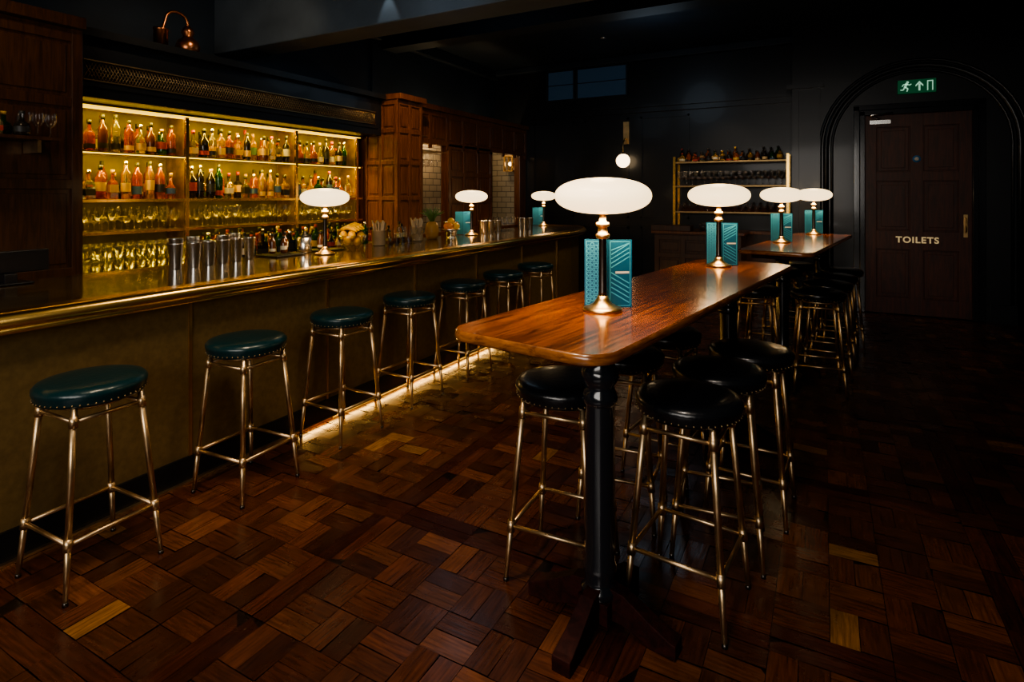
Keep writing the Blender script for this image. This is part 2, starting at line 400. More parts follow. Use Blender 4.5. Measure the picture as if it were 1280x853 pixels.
limb((fx+.005, .038), (fx-.03, .03), .012); limb((fx-.03, .03), (fx-.045, .005), .012)
limb((fx-.01, -.008), (fx+.025, -.03), .015); limb((fx+.025, -.03), (fx+.012, -.07), .014)
limb((fx-.014, -.008), (fx-.03, -.045), .015); limb((fx-.03, -.045), (fx-.065, -.045), .014)
limb((.03, -.065), (.03, .03), .022); flat([(.03-.045, .015), (.03, .07), (.03+.045, .015), (.03+.045, -.008), (.03, .04), (.03-.045, -.008)])
flat([(.12, -.07), (.12, .07), (.19, .07), (.19, -.07), (.178, -.07), (.178, .057), (.132, .057), (.132, -.07)])
b.build('fire_exit_sign')

# ------------------------------------------------------------ panelled woodwork
def panel_x(b, X, y0, y1, z0, z1, ny, rows, mat, t=.02, st=.07):
    w = (y1-y0-st)/ny
    for i in range(ny+1): b.box(X, X+t, y0+i*w, y0+i*w+st, z0, z1, mat)
    for r in rows: b.box(X, X+t-.001, y0, y1, r-st/2, r+st/2, mat)
    for i in range(ny):
        for r0, r1 in zip(rows[:-1], rows[1:]):
            b.box(X, X+t*.5, y0+i*w+st+.03, y0+(i+1)*w-.03, r0+st/2+.03, r1-st/2-.03, mat)
def panel_y(b, Y, x0, x1, rows, nx, mat, t=.02, st=.07):
    w = (x1-x0-st)/nx; z0, z1 = rows[0]-st/2, rows[-1]+st/2
    for i in range(nx+1): b.box(x0+i*w, x0+i*w+st, Y-t, Y, z0, z1, mat)
    for r in rows: b.box(x0, x1, Y-t+.001, Y, r-st/2, r+st/2, mat)
    for i in range(nx):
        for r0, r1 in zip(rows[:-1], rows[1:]):
            b.box(x0+i*w+st+.03, x0+(i+1)*w-.03, Y-t*.5, Y, r0+st/2+.03, r1-st/2-.03, mat)
# left cupboard wall
b = MB()
b.box(XL+.005, -4.67, -2.4, 2.14, 0, 2.72, 'panelwood_d')
panel_x(b, -4.67, -2.4, 2.14, 0, 2.72, 8, [.05, 1.0, 1.62, 2.2, 2.66], 'panelwood_d')
b.box(XL+.005, -4.6, -2.4, 2.14, 2.72, 2.8, 'panelwood_d')
b.build('oak_cupboard_panelling', .004)
# pillar + rear panelling with hatches
b = MB()
b.box(XL, -4.67, 5.6, 6.09, 0, 2.74, 'panelwood')
panel_y(b, 5.6, -5.2, -4.65, [.95, 1.5, 1.95, 2.35, 2.7], 2, 'panelwood', st=.05)
panel_x(b, -4.67, 5.585, 6.09, 0, 2.74, 2, [.05, .95, 1.5, 1.95, 2.35, 2.7], 'panelwood', st=.05)
b.box(XL, -4.60, 5.578, 6.12, 2.74, 2.81, 'panelwood')
b.build('oak_pillar', .004)
b = MB()
XW = -4.87
for (y0, y1) in ((6.09, 6.39), (6.98, 8.24), (9.27, YB)): b.box(XW-.12, XW, y0, y1, 0, 2.26, 'panelwood')
b.box(XW-.12, XW, 6.09, YB, 2.26, 2.74, 'panelwood'); b.box(XW-.12, XW, 6.09, YB, 0, 1.0, 'panelwood')
panel_x(b, XW, 6.09, YB, 2.2, 2.74, 8, [2.29, 2.7], 'panelwood'); panel_x(b, XW, 6.98, 8.24, 0, 2.26, 3, [.05, 1.0, 1.45, 1.85, 2.26], 'panelwood')
b.box(XW-.15, XW+.07, 6.09, YB, 2.74, 2.81, 'panelwood')
b.build('oak_wall_panelling', .004)
b = MB(); b.box(-5.60, -5.56, 6.1, YB-.05, 0, 2.8, 'tile'); b.box(-5.56, -4.99, YB-.04, YB-.003, 0, 2.8, 'tile'); b.build('tiled_alcove_wall')
# glass rack hanging in first hatch
b = MB()
b.box(-5.3, -4.95, 6.42, 6.95, 2.16, 2.18, 'brass_d')
for i in range(5):
    for j in range(3):
        x, y = -5.25+j*.11, 6.46+i*.11
        b.lathe(x, y, [(.03, 2.15), (.004, 2.14), (.004, 2.07), (.03, 2.04), (.036, 2.0), (.03, 1.95)], 'glass', 12, cap=False)
b.build('hanging_wine_glasses')
# brass lantern on the alcove end wall
b = MB()
lx, ly, lz = -5.10, 9.33, 1.99
for dx in (-.08, .08):
    for dy in (-.08, .08): b.box(lx+dx-.014, lx+dx+.014, ly+dy-.014, ly+dy+.014, lz, lz+.26, 'brass')
b.box(lx-.10, lx+.10, ly-.10, ly+.10, lz+.25, lz+.28, 'brass'); b.box(lx-.10, lx+.10, ly-.10, ly+.10, lz-.02, lz, 'brass')
b.box(lx-.02, lx+.02, ly, YB-.04, lz+.1, lz+.14, 'brass'); b.sphere((lx, ly, lz+.12), .04, 'globe')
b.build('brass_wall_lantern')

# ------------------------------------------------------------ back bar
BX, BXB = -5.2, -5.5
b = MB()
b.box(XL, BXB, 2.16, 5.55, .93, 2.285, 'shelfback')
b.box(XL, -4.72, 2.15, 5.57, 0, .90, 'panelwood_d'); b.box(XL, -4.68, 2.15, 5.57, .90, .93, 'bartop')
for z in (1.90, 1.505, 1.236):
    b.box(BXB, BX, 2.16, 5.55, z-.012, z, 'brass_d'); b.box(BX, BX+.012, 2.16, 5.55, z-.022, z+.004, 'brass_p')
for y in (2.16, 3.24, 4.50, 5.45):
    b.box(BX-.01, BX+.016, y-.017, y+.017, .93, 2.28, 'brass_p'); b.box(BXB, BX-.01, y-.006, y+.006, .93, 2.28, 'brass_d')
b.box(BXB, BX+.016, 2.16, 5.55, 2.262, 2.285, 'brass_p')
b.box(BX+.016, BX+.02, 2.2, 5.5, 2.262, 2.272, 'led_y'); b.box(BX-.05, BX-.02, 2.2, 5.5, 2.25, 2.262, 'led_y')
b.box(BX+.012, BX+.015, 2.2, 5.5, 1.882, 1.892, 'led_y')
b.build('back_bar_shelving', .002)
b = MB()
b.box(XL, -4.9, 2.146, 5.57, 2.29, 2.74, 'blackgloss'); b.box(XL, -4.82, 2.146, 5.57, 2.74, 2.80, 'black')
b.box(-4.9, -4.885, 2.2, 5.5, 2.37, 2.40, 'black')
b.box(-4.9, -4.88, 2.25, 5.45, 2.415, 2.425, 'brass_n'); b.box(-4.9, -4.88, 2.25, 5.45, 2.565, 2.575, 'brass_n')
n = 130
for i in range(n):
    y = 2.25+3.2*i/n; d = 3.2/n
    b.tube((-4.893, y, 2.425), (-4.893, min(y+d*3, 5.45), 2.565), .003, 'brass_n', seg=4)
    b.tube((-4.893, min(y+d*3, 5.45), 2.425), (-4.893, y, 2.565), .003, 'brass_n', seg=4)
b.build('vent_grille_bulkhead')

def bottle(b, x, y, z, h, r, kind, g, lab, cap):
    if kind == 0: prof = [(r*.9, 0), (r, .01), (r, h*.58), (r*.85, h*.66), (r*.36, h*.74), (r*.32, h*.95)]
    elif kind == 1: prof = [(r*.9, 0), (r, .01), (r, h*.62), (r*.9, h*.70), (r*.5, h*.76), (r*.40, h*.95)]
    elif kind == 2: prof = [(r*1.1, 0), (r*1.15, .01), (r*1.2, h*.5), (r*.9, h*.6), (r*.36, h*.66), (r*.34, h*.92)]
    elif kind == 3: prof = [(r*1.05, 0), (r*1.2, h*.1), (r*1.22, h*.35), (r*1.0, h*.5), (r*.4, h*.6), (r*.32, h*.92)]
    else: prof = [(r*.8, 0), (r*.85, .01), (r*1.05, h*.3), (r*1.1, h*.55), (r*.8, h*.65), (r*.38, h*.72), (r*.36, h*.92)]
    seg = 4 if kind == 2 else 12
    rot = math.pi/4 if seg == 4 else 0
    b.lathe(x, y, prof, g, seg, z=z, smooth=seg != 4, rot=rot)
    rr = max(p[0] for p in prof)
    l0, l1 = random.choice(((.14, .36), (.2, .42), (.1, .24), (.24, .5)))
    b.lathe(x, y, [(rr*1.02, h*l0), (rr*1.02, h*l1)], lab, seg, z=z, smooth=seg != 4, cap=False, rot=rot)
    b.lathe(x, y, [(r*.44, h*.86), (r*.44, h)], cap, 10, z=z)
def rand_bottle(b, x, y, z, hmax, dark=False):
    k = random.choice([0, 1, 1, 2, 2, 3, 3, 4])
    h = random.uniform(.82, 1.0)*hmax*(.82 if k in (2, 3) else 1.0); r = random.uniform(.034, .042)
    g = random.choice([GL[3], GL[3], GL[1], GL[5], GL[0]] if dark else [GL[0], GL[4], GL[4], GL[2], GL[2], GL[4], GL[1], GL[3], GL[3], GL[5], GL[0], GL[2], GL[0]])
    bottle(b, x, y, z, h, r, k, g, random.choice([LB[0], LB[4], LB[1], LB[2], LB[3], LB[3], LB[4], LB[5], LB[3]]), random.choice([LB[3], LB[3], LB[3], LB[4], M['steel'], LB[2], LB[3]]))
b = MB()
for z, hm in ((1.90, .335), (1.505, .345)):
    for row, x in ((0, -5.41), (1, -5.27)):
        y = 2.22+row*.05
        while y < 5.42:
            if min(abs(y-3.24), abs(y-4.5), abs(y-5.45)) > .055 and random.random() > (.1, .06)[row]:
                rand_bottle(b, x+random.uniform(-.01, .01), y, z+.001, hm)
            y += random.uniform(.088, .108)
b.build('liquor_bottles')
b = MB()
for x in (-5.3, -5.1, -4.95, -4.82):
    y = 3.35+random.random()*.05
    while y < 5.4:
        rand_bottle(b, x+random.uniform(-.01, .01), y, .931, .30, True); y += random.uniform(.09, .13)
b.build('counter_bottles')
def wineglass(b, x, y, z, s=1.0, up=True):
    b.lathe(x, y, [(.034*s, 0), (.03*s, .003*s), (.004*s, .01*s), (.004*s, .07*s), (.025*s, .085*s), (.04*s, .12*s), (.034*s, .17*s)], 'glass', 12, z=z, cap=False)
def tumbler(b, x, y, z, s=1.0):
    b.lathe(x, y, [(.001, .006), (.03*s, .006), (.031*s, 0), (.037*s, .1*s)], 'glass', 12, z=z, cap=False)
b = MB()
for x in (-5.43, -5.33, -5.25):
    y = 2.22
    while y < 5.42:
        if min(abs(y-3.24), abs(y-4.5)) > .04:
            wineglass(b, x, y, 1.237, random.choice([1.1, 1.2, 1.0, .9]))
        y += .105
for x in (-5.4, -5.3, -5.15, -5.0):
    y = 2.22
    while y < 3.22:
        for k in range(2): tumbler(b, x, y, .931+k*.105, 1.0)
        y += .085
b.build('shelf_glassware')

# small shelf of bottles left
b = MB(); b.box(-4.65, -4.40, .7, 1.9, 1.90, 1.92, 'panelwood_d')
for y in (.8, 1.8): b.box(-4.65, -4.45, y-.01, y+.01, 1.82, 1.9, 'brass_d')
b.build('small_bottle_shelf')
b = MB()
for i in range(14): rand_bottle(b, -4.52+.06*(i % 2), .8+i*.07, 1.921, .21, i % 2 == 0)
for k in range(3): wineglass(b, -4.45, 1.72+.07*k, 1.921, .9)
b.build('small_spirit_bottles')
# monitor
b = MB(); b.box(-3.92, -3.89, 1.25, 1.62, 1.12, 1.24, 'screen'); b.box(-3.95, -3.85, 1.4, 1.46, 1.06, 1.12, 'screen'); b.box(-3.98, -3.83, 1.33, 1.53, 1.06, 1.07, 'screen'); b.build('till_monitor', .008)

# copper still
b = MB(); sx, sy, sz = -5.02, 3.0, 2.801
b.lathe(sx, sy+.14, [(.07, 0), (.09, .02), (.10, .07), (.085, .12), (.05, .15), (.04, .17), (.055, .2), (.045, .23), (.02, .26)], 'copper', 20, z=sz)
b.path([(sx, sy+.14, sz+.25)]+[(sx, sy+.04+.1*math.cos(a*math.pi/8), sz+.27+.09*math.sin(a*math.pi/8)) for a in range(0, 9)]+[(sx, sy-.08, sz+.2), (sx, sy-.1, sz+.14)], .013, 'copper', 10)
b.lathe(sx, sy-.1, [(.055, 0), (.055, .16), (.06, .165), (.06, .18)], 'copper', 18, z=sz)
b.build('copper_pot_still')

# ------------------------------------------------------------ bar counter
b = MB()
Y0b = -1.9
def outl(off):
    return [(-4.0, Y0b), (-2.93-off, Y0b), (-2.93-off, 7.25), (-3.02-off, 7.75), (-3.25-off, 8.25-off), (-3.5, 8.5-off), (-4.0, 8.5-off)]
b.prism(outl(0), 1.018, 1.058, 'bartop')
nos = [(-2.93, Y0b, 0), (-2.93, 7.25, 0), (-3.02, 7.75, 0), (-3.25, 8.25, 0), (-3.5, 8.5, 0), (-4.0, 8.5, 0)]
b.path([(p[0], p[1], 1.030) for p in nos], .032, 'brass_p', 12)
b.path([(p[0]-.012, p[1]-.005, .990) for p in nos], .018, 'brass_p', 10)
b.prism(outl(.07)[:7], .97, 1.018, 'black')
b.prism(outl(.09), .12, .98, 'barpanel')
b.prism(outl(.075), 0, .135, 'black')
for i in range(-2, 6):
    y = 1.90+.975*i
    b.box(-3.022, -3.010, y-.008, y+.008, .135, .97, 'brass')
b.box(-3.06, -2.975, Y0b, 7.25, 1.0582, 1.0600, 'brass_p')
b.box(-3.006, -2.985, Y0b, 7.2, .0, .012, 'brass_d')
b.box(-2.987, -2.983, 2.9, 6.6, .001, .010, 'led_w')
b.build('bar_counter')

# ------------------------------------------------------------ bar stools
def stool_mesh(leather, name):
    b = MB()
    H = .79; ht, hb = .125, .18
    R = .2
    b.lathe(0, 0, [(.12, H-.075), (R-.012, H-.072), (R-.006, H-.06), (R-.004, H-.045), (R, H-.035), (R, H-.022), (R-.012, H-.008), (R-.04, H-.001), (R-.1, H+.003), (.0, H+.004)], leather, 40)
    for i in range(48):
        a = 2*math.pi*i/48
        b.sphere(((R-.005)*math.cos(a), (R-.005)*math.sin(a), H-.060), .0038, 'brass_n', 6, 4)
    b.path([(.13*math.cos(a*math.pi/12), .13*math.sin(a*math.pi/12), H-.085) for a in range(24)], .011, 'brass_d', 8, closed=True)
    def at(sx, sy, z):
        t = 1-z/(H-.08); k = ht+(hb-ht)*t
        return (sx*k, sy*k, z)
    cs = [(-1, -1), (1, -1), (1, 1), (-1, 1)]
    for c in cs:
        b.tube(at(*c, 0.012), at(*c, .235), .0095, 'brass_d', .0125)
        b.tube(at(*c, .23), at(*c, H-.075), .0125, 'brass_d')
        b.tube(at(*c, 0.0), at(*c, .014), .0105, 'gunmetal')
        for z in (.215, .665):
            b.tube(at(*c, z-.022), at(*c, z+.022), .0165, 'brass_d')
    for i in range(4):
        for z in (.215, .665):
            b.tube(at(*cs[i], z), at(*cs[(i+1) % 4], z), .0085, 'brass_d')
    return b.mesh(name)
sg = stool_mesh(M['leather_g'], 'bar_stool_green'); sb = stool_mesh(M['leather_b'], 'bar_stool_black')
for i, (x, y) in enumerate([(-2.69, 1.27), (-2.71, 2.02), (-2.76, 2.76), (-2.78, 3.48), (-2.78, 4.22), (-2.78, 4.94), (-2.79, 5.68)]):
    place(sg, 'bar_stool', (x, y, 0), random.uniform(-.06, .06))
for (x, y, r) in [(-.457, 2.265, -.1), (-.41, 2.68, .1), (-.32, 3.09, -.05), (-.95, 2.2, .05), (-.87, 2.75, .1), (-.79, 3.27, -.1),
                  (-.04, 5.18, .1), (.03, 5.72, 0), (.09, 6.25, -.1), (.16, 6.8, .1), (-.5, 5.15, .2), (-.46, 5.8, 0), (-.38, 6.5, .1), (-.28, 7.1, 0)]:
    place(sb, 'bar_stool', (x, y, 0), r)

# ------------------------------------------------------------ tables
def table(name, cx, cy, L, W, rz, cols_y):
    b = MB(); H = 1.08; hl, hw = L/2, W/2
    def rr(hw, hl, r, n=8):
        out = []
        for (sx, sy, a0) in ((1, 1, 0), (-1, 1, 90), (-1, -1, 180), (1, -1, 270)):
            for k in range(n+1):
                a = math.radians(a0+90*k/n); out.append((sx*(hw-r)+r*math.cos(a), sy*(hl-r)+r*math.sin(a)))
        return out
    o0 = rr(hw, hl, .11); n = len(o0)
    layers = [(-.012, H-.036), (-.003, H-.033), (0, H-.026), (0, H-.012), (-.003, H-.004), (-.010, H)]
    vs = []; fs = []
    for (d, z) in layers:
        vs += [(x, y, z) for x, y in rr(hw+d, hl+d, .11+d)]
    for i in range(len(layers)-1):
        for j in range(n):
            k = (j+1) % n; fs.append((i*n+j, i*n+k, (i+1)*n+k, (i+1)*n+j))
    b.add(vs, fs, 'tableedge', True)
    top = [(x, y, H) for x, y in rr(hw-.010, hl-.010, .10)]
    b.add(top, [tuple(range(n))], 'tablewood')
    b.add([(x, y, H-.036) for x, y in rr(hw-.012, hl-.012, .098)], [tuple(range(n))[::-1]], 'redwood')
    b.prism(rr(hw-.10, hl-.12, .02), H-.075, H-.036, 'redwood')
    for cxl, cyl in cols_y:
        b.lathe(cxl, cyl, [(.060, .10), (.068, .11), (.070, .13), (.058, .145), (.053, .16), (.060, .19), (.060, .21), (.054, .225), (.0535, .79), (.060, .795), (.065, .81), (.060, .83), (.052, .845), (.052, .86), (.063, .875), (.069, .895), (.063, .915),
                           (.054, .93), (.054, .97), (.066, .985), (.072, 1.0), (.085, 1.02)], 'iron', 32)
        b.box(cxl-.06, cxl+.06, cyl-.06, cyl+.06, .03, .105, 'redwood')
        for q in range(4):
            b.M = Matrix.Translation((cxl, cyl, 0)) @ Matrix.Rotation(q*math.pi/2+math.radians(2), 4, 'Z')
            sec = [(.0, .028, .155), (.10, .026, .14), (.2, .03, .085), (.27, .034, .055), (.29, .034, .05)]
            vs = []; fs = []
            for i, (x, w, h) in enumerate(sec):
                zb = .035 if x < .2 else 0.0
                vs += [(x, -w, zb), (x, w, zb), (x, w, h), (x, -w, h)]
            for i in range(len(sec)-1):
                for j in range(4):
                    k = (j+1) % 4; fs.append((i*4+j, (i+1)*4+j, (i+1)*4+k, i*4+k))
            fs += [(0, 1, 2, 3), tuple((len(sec)-1)*4+j for j in (3, 2, 1, 0))]
            b.add(vs, fs, 'redwood')
            b.M = Matrix.Identity(4)
    b.build(name, .003, (cx, cy, 0), rz)
RZ = -math.radians(8)
table('high_table', -.669, 2.961, 2.75, .63, RZ, ((.09, -.97), (.0, .95)))
table('high_table', -.18, 6.5, 2.7, .6, RZ, ((0, -.98), (0, .98)))

# ------------------------------------------------------------ lamps and menus
b = MB()
b.lathe(0, 0, [(.078, 0), (.08, .004), (.078, .01), (.06, .016), (.038, .028), (.026, .045), (.020, .06)], 'brass', 32)
b.lathe(0, 0, [(.018, .06), (.0165, .075), (.0155, .285), (.017, .29)], 'gunmetal', 20)
b.lathe(0, 0, [(.017, .288), (.026, .292), (.028, .298), (.028, .308), (.020, .314), (.018, .335), (.026, .34), (.028, .346), (.026, .354), (.014, .36), (.013, .385), (.03, .392)], 'brass', 24)
sh = []
for i in range(25):
    t = -math.pi/2+math.pi*i/24
    c, s_ = max(math.cos(t), 0), math.sin(t)
    r = .194*(c**.86); z = .463+.074*(abs(s_)**.92)*(1 if s_ > 0 else -1)
    if i == 0: r = .02
    sh.append((r, z))
b.lathe(0, 0, sh, 'opal', 48)
lamp = b.mesh('table_lamp')
b = MB()
for s in (-1, 1):
    b.M = Matrix.Rotation(s*math.radians(14), 4, 'Z')
    x0, x1 = (0, .10) if s > 0 else (-.10, 0)
    b.box(x0, x1, -.003, .003, .0, .28, 'teal')
    def ln(p, q, w=.0022, mat='teal_l'):
        d = Vector((q[0]-p[0], 0, q[1]-p[1])).normalized(); nx = Vector((-d.z, 0, d.x))*w/2
        P = Vector((p[0], -.0036, p[1])); Q = Vector((q[0], -.0036, q[1]))
        b.add([tuple(P+nx), tuple(P-nx), tuple(Q-nx), tuple(Q+nx)], [(0, 1, 2, 3)], mat)
    m = .008
    ln((x0+m, m), (x1-m, m), .003); ln((x0+m, .28-m), (x1-m, .28-m), .003); ln((x0+m, m), (x0+m, .28-m), .003); ln((x1-m, m), (x1-m, .28-m), .003)
    if s < 0:
        for i in range(5):
            for j in range(13):
                cx, cz = x0+.018+i*.016, .022+j*.019+(i % 2)*.0095
                if cz > .262: continue
                pts = [(cx+.0078*math.cos(k*math.pi/3), cz+.0078*math.sin(k*math.pi/3)) for k in range(6)]
                for k in range(6): ln(pts[k], pts[(k+1) % 6], .0026)
    else:
        for i in range(5):
            z = .02+i*.02
            ln((x0+.012, z+.045), (x1-.012, z), .0045)
        for i in range(5):
            z = .165+i*.018
            ln((x0+.012, z), (x1-.012, min(z+.045, .266)), .0045)
        ln((x0+.03, .145), (x1-.012, .145), .009, 'white')
    b.M = Matrix.Identity(4)
menu = b.mesh('menu_booklet')
def lampmenu(x, y, z, with_menu=True, dx=.0, e=3.6):
    place(lamp, 'table_lamp', (x, y, z))
    o = light('AREA', 'lamp_bulb', (x, y, z+.380), e, (1, .66, .34), None, .24); o.data.shape = 'DISK'
    light('POINT', 'lamp_bulb_glow', (x, y, z+.60), e*.2, (1, .70, .38), rad=.06)
    if with_menu:
        d = Vector((x, y)).normalized(); ang = math.atan2(d.y, d.x)-math.pi/2
        r = Vector((d.y, -d.x))
        place(menu, 'menu_booklet', (x+d.x*.055+r.x*dx, y+d.y*.055+r.y*dx, z+.0005), ang)
TZ = 1.081
lampmenu(-.785, 2.215, TZ, dx=.022)
lampmenu(-.60, 3.93, TZ, dx=.02); lampmenu(-.36, 6.17, TZ); lampmenu(-.10, 7.6, TZ)
lampmenu(-3.59, 3.40, 1.061, False); lampmenu(-3.72, 5.83, 1.061, dx=-.1); lampmenu(-3.86, 8.15, 1.061, dx=-.08)

# ------------------------------------------------------------ items on bar
BZ = 1.0605
def tin(b, x, y, z=BZ, h=.165, r=.045):
    b.lathe(x, y, [(r*.7, 0), (r*.72, .004), (r*.98, h-.004), (r*1.02, h), (r*.95, h), (r*.7, .01)], 'steel', 20, z=z, cap=False)
    b.lathe(x, y, [(r*.7, 0), (.0, .001)], 'steel', 20, z=z, cap=False)
b = MB()
for i, (x, y) in enumerate([(-3.74, 2.26), (-3.84, 2.31), (-3.73, 2.38), (-3.83, 2.43), (-3.75, 2.50), (-3.86, 2.55), (-3.77, 2.62), (-3.87, 2.67), (-3.79, 2.74), (-3.89, 2.79), (-3.82, 2.87)]):
    tin(b, x, y)
    if i % 3 == 0: tin(b, x, y, BZ+.035)
b.build('cocktail_shaker_tins')
b = MB()
for (x, y) in [(-3.62, 5.98), (-3.72, 6.08), (-3.62, 6.12), (-3.74, 6.22), (-3.6, 6.27), (-3.6, 7.0), (-3.7, 7.06), (-3.58, 7.12)]: tin(b, x, y)
b.build('cocktail_shaker_tins')
b = MB(); b.box(-3.95, -3.7, 3.02, 3.3, BZ, BZ+.01, 'rubber'); b.box(-3.95, -3.72, 3.5, 3.75, BZ, BZ+.01, 'rubber')
for i in range(8): b.box(-3.94, -3.71, 3.03+i*.034, 3.045+i*.034, BZ+.01, BZ+.014, 'rubber')
b.build('bar_mat', .002)
b = MB()
bx, by = -3.85, 3.42
b.lathe(bx, by, [(.055, 0), (.06, .01), (.06, .12), (.045, .13)], 'steel', 20, z=BZ); b.lathe(bx, by, [(.045, .13), (.03, .15), (.012, .16), (.015, .18)], 'black', 16, z=BZ)
b.path([(bx-.06, by, BZ+.03), (bx-.1, by-.02, BZ+.04), (bx-.1, by-.02, BZ+.1), (bx-.06, by, BZ+.11)], .008, 'black')
b.build('water_jug')
b = MB()
for (x, y, h) in ((-3.9, 3.14, .16), (-3.84, 3.2, .14), (-3.9, 3.26, .17), (-3.86, 3.6, .15), (-3.9, 3.68, .17)): bottle(b, x, y, BZ+.0145, h, .026, 0, GL[5], LB[1], LB[3])
b.build('bitters_bottles')
# lemon bowl
b = MB(); x, y = -3.76, 3.88
b.lathe(x, y, [(.06, 0), (.065, .01), (.11, .06), (.135, .12), (.127, .12), (.10, .06), (.03, .02)], 'glass', 24, z=BZ, cap=False)
for (dx, dy, dz) in ((-.055, 0, .065), (.055, .01, .065), (0, .058, .065), (0, -.056, .07), (0, 0, .11), (.058, .055, .11), (-.058, -.045, .12), (.048, -.048, .12), (-.05, .05, .12)):
    b.sphere((x+dx, y+dy, BZ+dz), .036, 'yellow', 12, 8, 1.15)
for k in range(4):
    b.path([(x-.11+.055*i, y-.05+.03*k, BZ+.155+.035*math.sin(i*math.pi/4)+.008*k) for i in range(5)], .017, 'yellow', 8, radii=[.006, .018, .020, .018, .006])
b.build('fruit_bowl')
def canister(x, y):
    b = MB()
    b.lathe(x, y, [(.06, 0), (.065, .01), (.065, .14), (.07, .145), (.06, .145), (.06, .02)], 'wicker', 24, z=BZ, cap=False)
    for i in range(18):
        a = i*.9; r = .03*((i % 3)+.3)/2.3
        px, py = x+r*math.cos(a), y+r*math.sin(a)
        b.tube((px, py, BZ+.01), (px+.035*math.cos(a), py+.035*math.sin(a), BZ+.21+.01*(i % 4)), .008, 'paper', seg=6)
    b.build('straw_canister')
canister(-3.76, 4.24); canister(-3.80, 4.88)
b = MB()
for i in range(9):
    (tumbler if i % 2 else wineglass)(b, -3.66-.1*(i % 2), 4.38+i*.045, BZ, 1.0)
for i in range(14): wineglass(b, -3.72-.09*(i % 3), 6.4+i*.04, BZ, 1.1)
b.build('bar_glassware')
b = MB()
for (x, y, h) in ((-3.88, 4.42, .20), (-3.9, 4.54, .17), (-3.86, 4.66, .21), (-3.9, 4.75, .18)): bottle(b, x, y, BZ, h, .03, 1, random.choice(GL), LB[1], LB[3])
b.build('mixer_bottles')
b = MB(); x, y = -3.86, 5.60
b.lathe(x, y, [(.06, 0), (.065, .005), (.09, .16), (.095, .165), (.088, .165), (.06, .02)], 'steel', 24, z=BZ, cap=False); b.lathe(x, y, [(.06, 0.001), (0, .002)], 'steel', 24, z=BZ, cap=False)
b.build('ice_bucket')
b = MB(); x, y = -3.78, 5.12
b.lathe(x, y, [(.055, 0), (.07, .035), (.075, .09), (.068, .15), (.05, .18), (.02, .19)], 'pine', 16, z=BZ)
for i in range(22):
    a = i*2.4; t = .03+.06*(i/22)
    b.path([(x, y, BZ+.18), (x+t*.6*math.cos(a), y+t*.6*math.sin(a), BZ+.26), (x+t*1.8*math.cos(a), y+t*1.8*math.sin(a), BZ+.36-.07*(i/22))], .01, 'leaf', 5, radii=[.016, .012, .001])
b.build('pineapple')
b = MB(); x, y = -3.68, 5.34
b.lathe(x, y, [(.05, 0), (.05, .005), (.01, .02), (.01, .06), (.05, .07), (.11, .1), (.105, .1), (.04, .075)], 'steel', 24, z=BZ, cap=False)
for (dx, dy, dz, m) in ((-.055, 0, .13, 'orange'), (.05, .03, .13, 'yellow'), (.02, -.055, .13, 'orange'), (0, 0, .185, 'yellow'), (-.02, .06, .135, 'yellow')): b.sphere((x+dx, y+dy, BZ+dz), .040, m, 12, 8)
b.build('citrus_stand')

# ------------------------------------------------------------ wall light, rear brass shelf, waiter station
b = MB(); wx = -2.94
b.box(wx-.05, wx+.05, YB-.03, YB-.001, 2.4, 2.78, 'brass'); b.path([(wx, YB-.03, 2.5), (wx, YB-.12, 2.48), (wx, YB-.2, 2.4), (wx, YB-.2, 2.22)], .01, 'brass'); b.lathe(wx, YB-.2, [(.04, 2.2), (.03, 2.24), (.01, 2.26)], 'brass', 16)
b.sphere((wx, YB-.2, 2.11), .115, 'globe', 24, 16)
b.build('globe_wall_light')
b = MB()
X0, X1, Yf = -2.06, -.45, 9.15
for x in (X0, X1):
    for y in (Yf, YB-.03): b.box(x-.02, x+.02, y-.02, y+.02, 1.0, 2.14, 'brass_p')
for z in (2.05, 1.68, 1.28): b.box(X0, X1, Yf, YB-.03, z-.015, z, 'panelwood'); b.box(X0, X1, Yf-.014, Yf+.004, z-.02, z+.006, 'brass_n')
b.box(X0-.05, X1+.03, Yf-.05, YB-.02, .96, 1.0, 'panelwood'); b.box(X0, X1, Yf, YB-.03, 0, .96, 'panelwood_d')
b.build('brass_display_shelf', .002)
b = MB(); y = X0+.07
while y < X1-.06:
    rand_bottle(b, y, 9.36, 2.051, .24, True); rand_bottle(b, y+.03, 9.25, 2.051, .17); y += .1
y = X0+.08
while y < X1-.06:
    for k in range(3): wineglass(b, y, 9.22+.1*k, 1.681, 1.35)
    y += .09
y = X0+.08
while y < X1-.06:
    for k in range(2): tumbler(b, y, 9.25+.1*k, 1.281, 1.5)
    y += .1
b.build('display_bottles')
b = MB()
b.box(-2.1, -.95, 8.1, 8.65, 0, 1.0, 'panelwood_d'); b.box(-2.14, -.91, 8.06, 8.69, 1.0, 1.04, 'panelwood')
panel_y(b, 8.1, -2.1, -.95, [.06, .7, .95], 3, 'panelwood_d')
b.box(-2.14, -1.6, 8.06, 8.3, 1.04, 1.12, 'panelwood_d')
b.build('waiter_station', .006)
b = MB()
for i in range(10): tumbler(b, -1.5+.1*(i % 5), 8.35+.1*(i//5), 1.041, 1.0)
b.build('station_glasses')

# ------------------------------------------------------------ lights
Yel = (1.0, .64, .045); Warm = (1.0, .70, .38)
for z, e in ((2.245, 26), (1.875, 26), (1.48, 5), (1.212, 2.5)):
    o = light('AREA', 'shelf_led_strip', (BX-.015, 3.85, z), e, Yel, None, .02, 3.2)
    o.rotation_euler = (0, math.radians(20), 0)
o = light('AREA', 'kick_led_strip', (-2.978, 4.7, .03), 6, (1, .55, .14), None, .02, 4.2); o.rotation_euler = (0, math.radians(-62), 0)
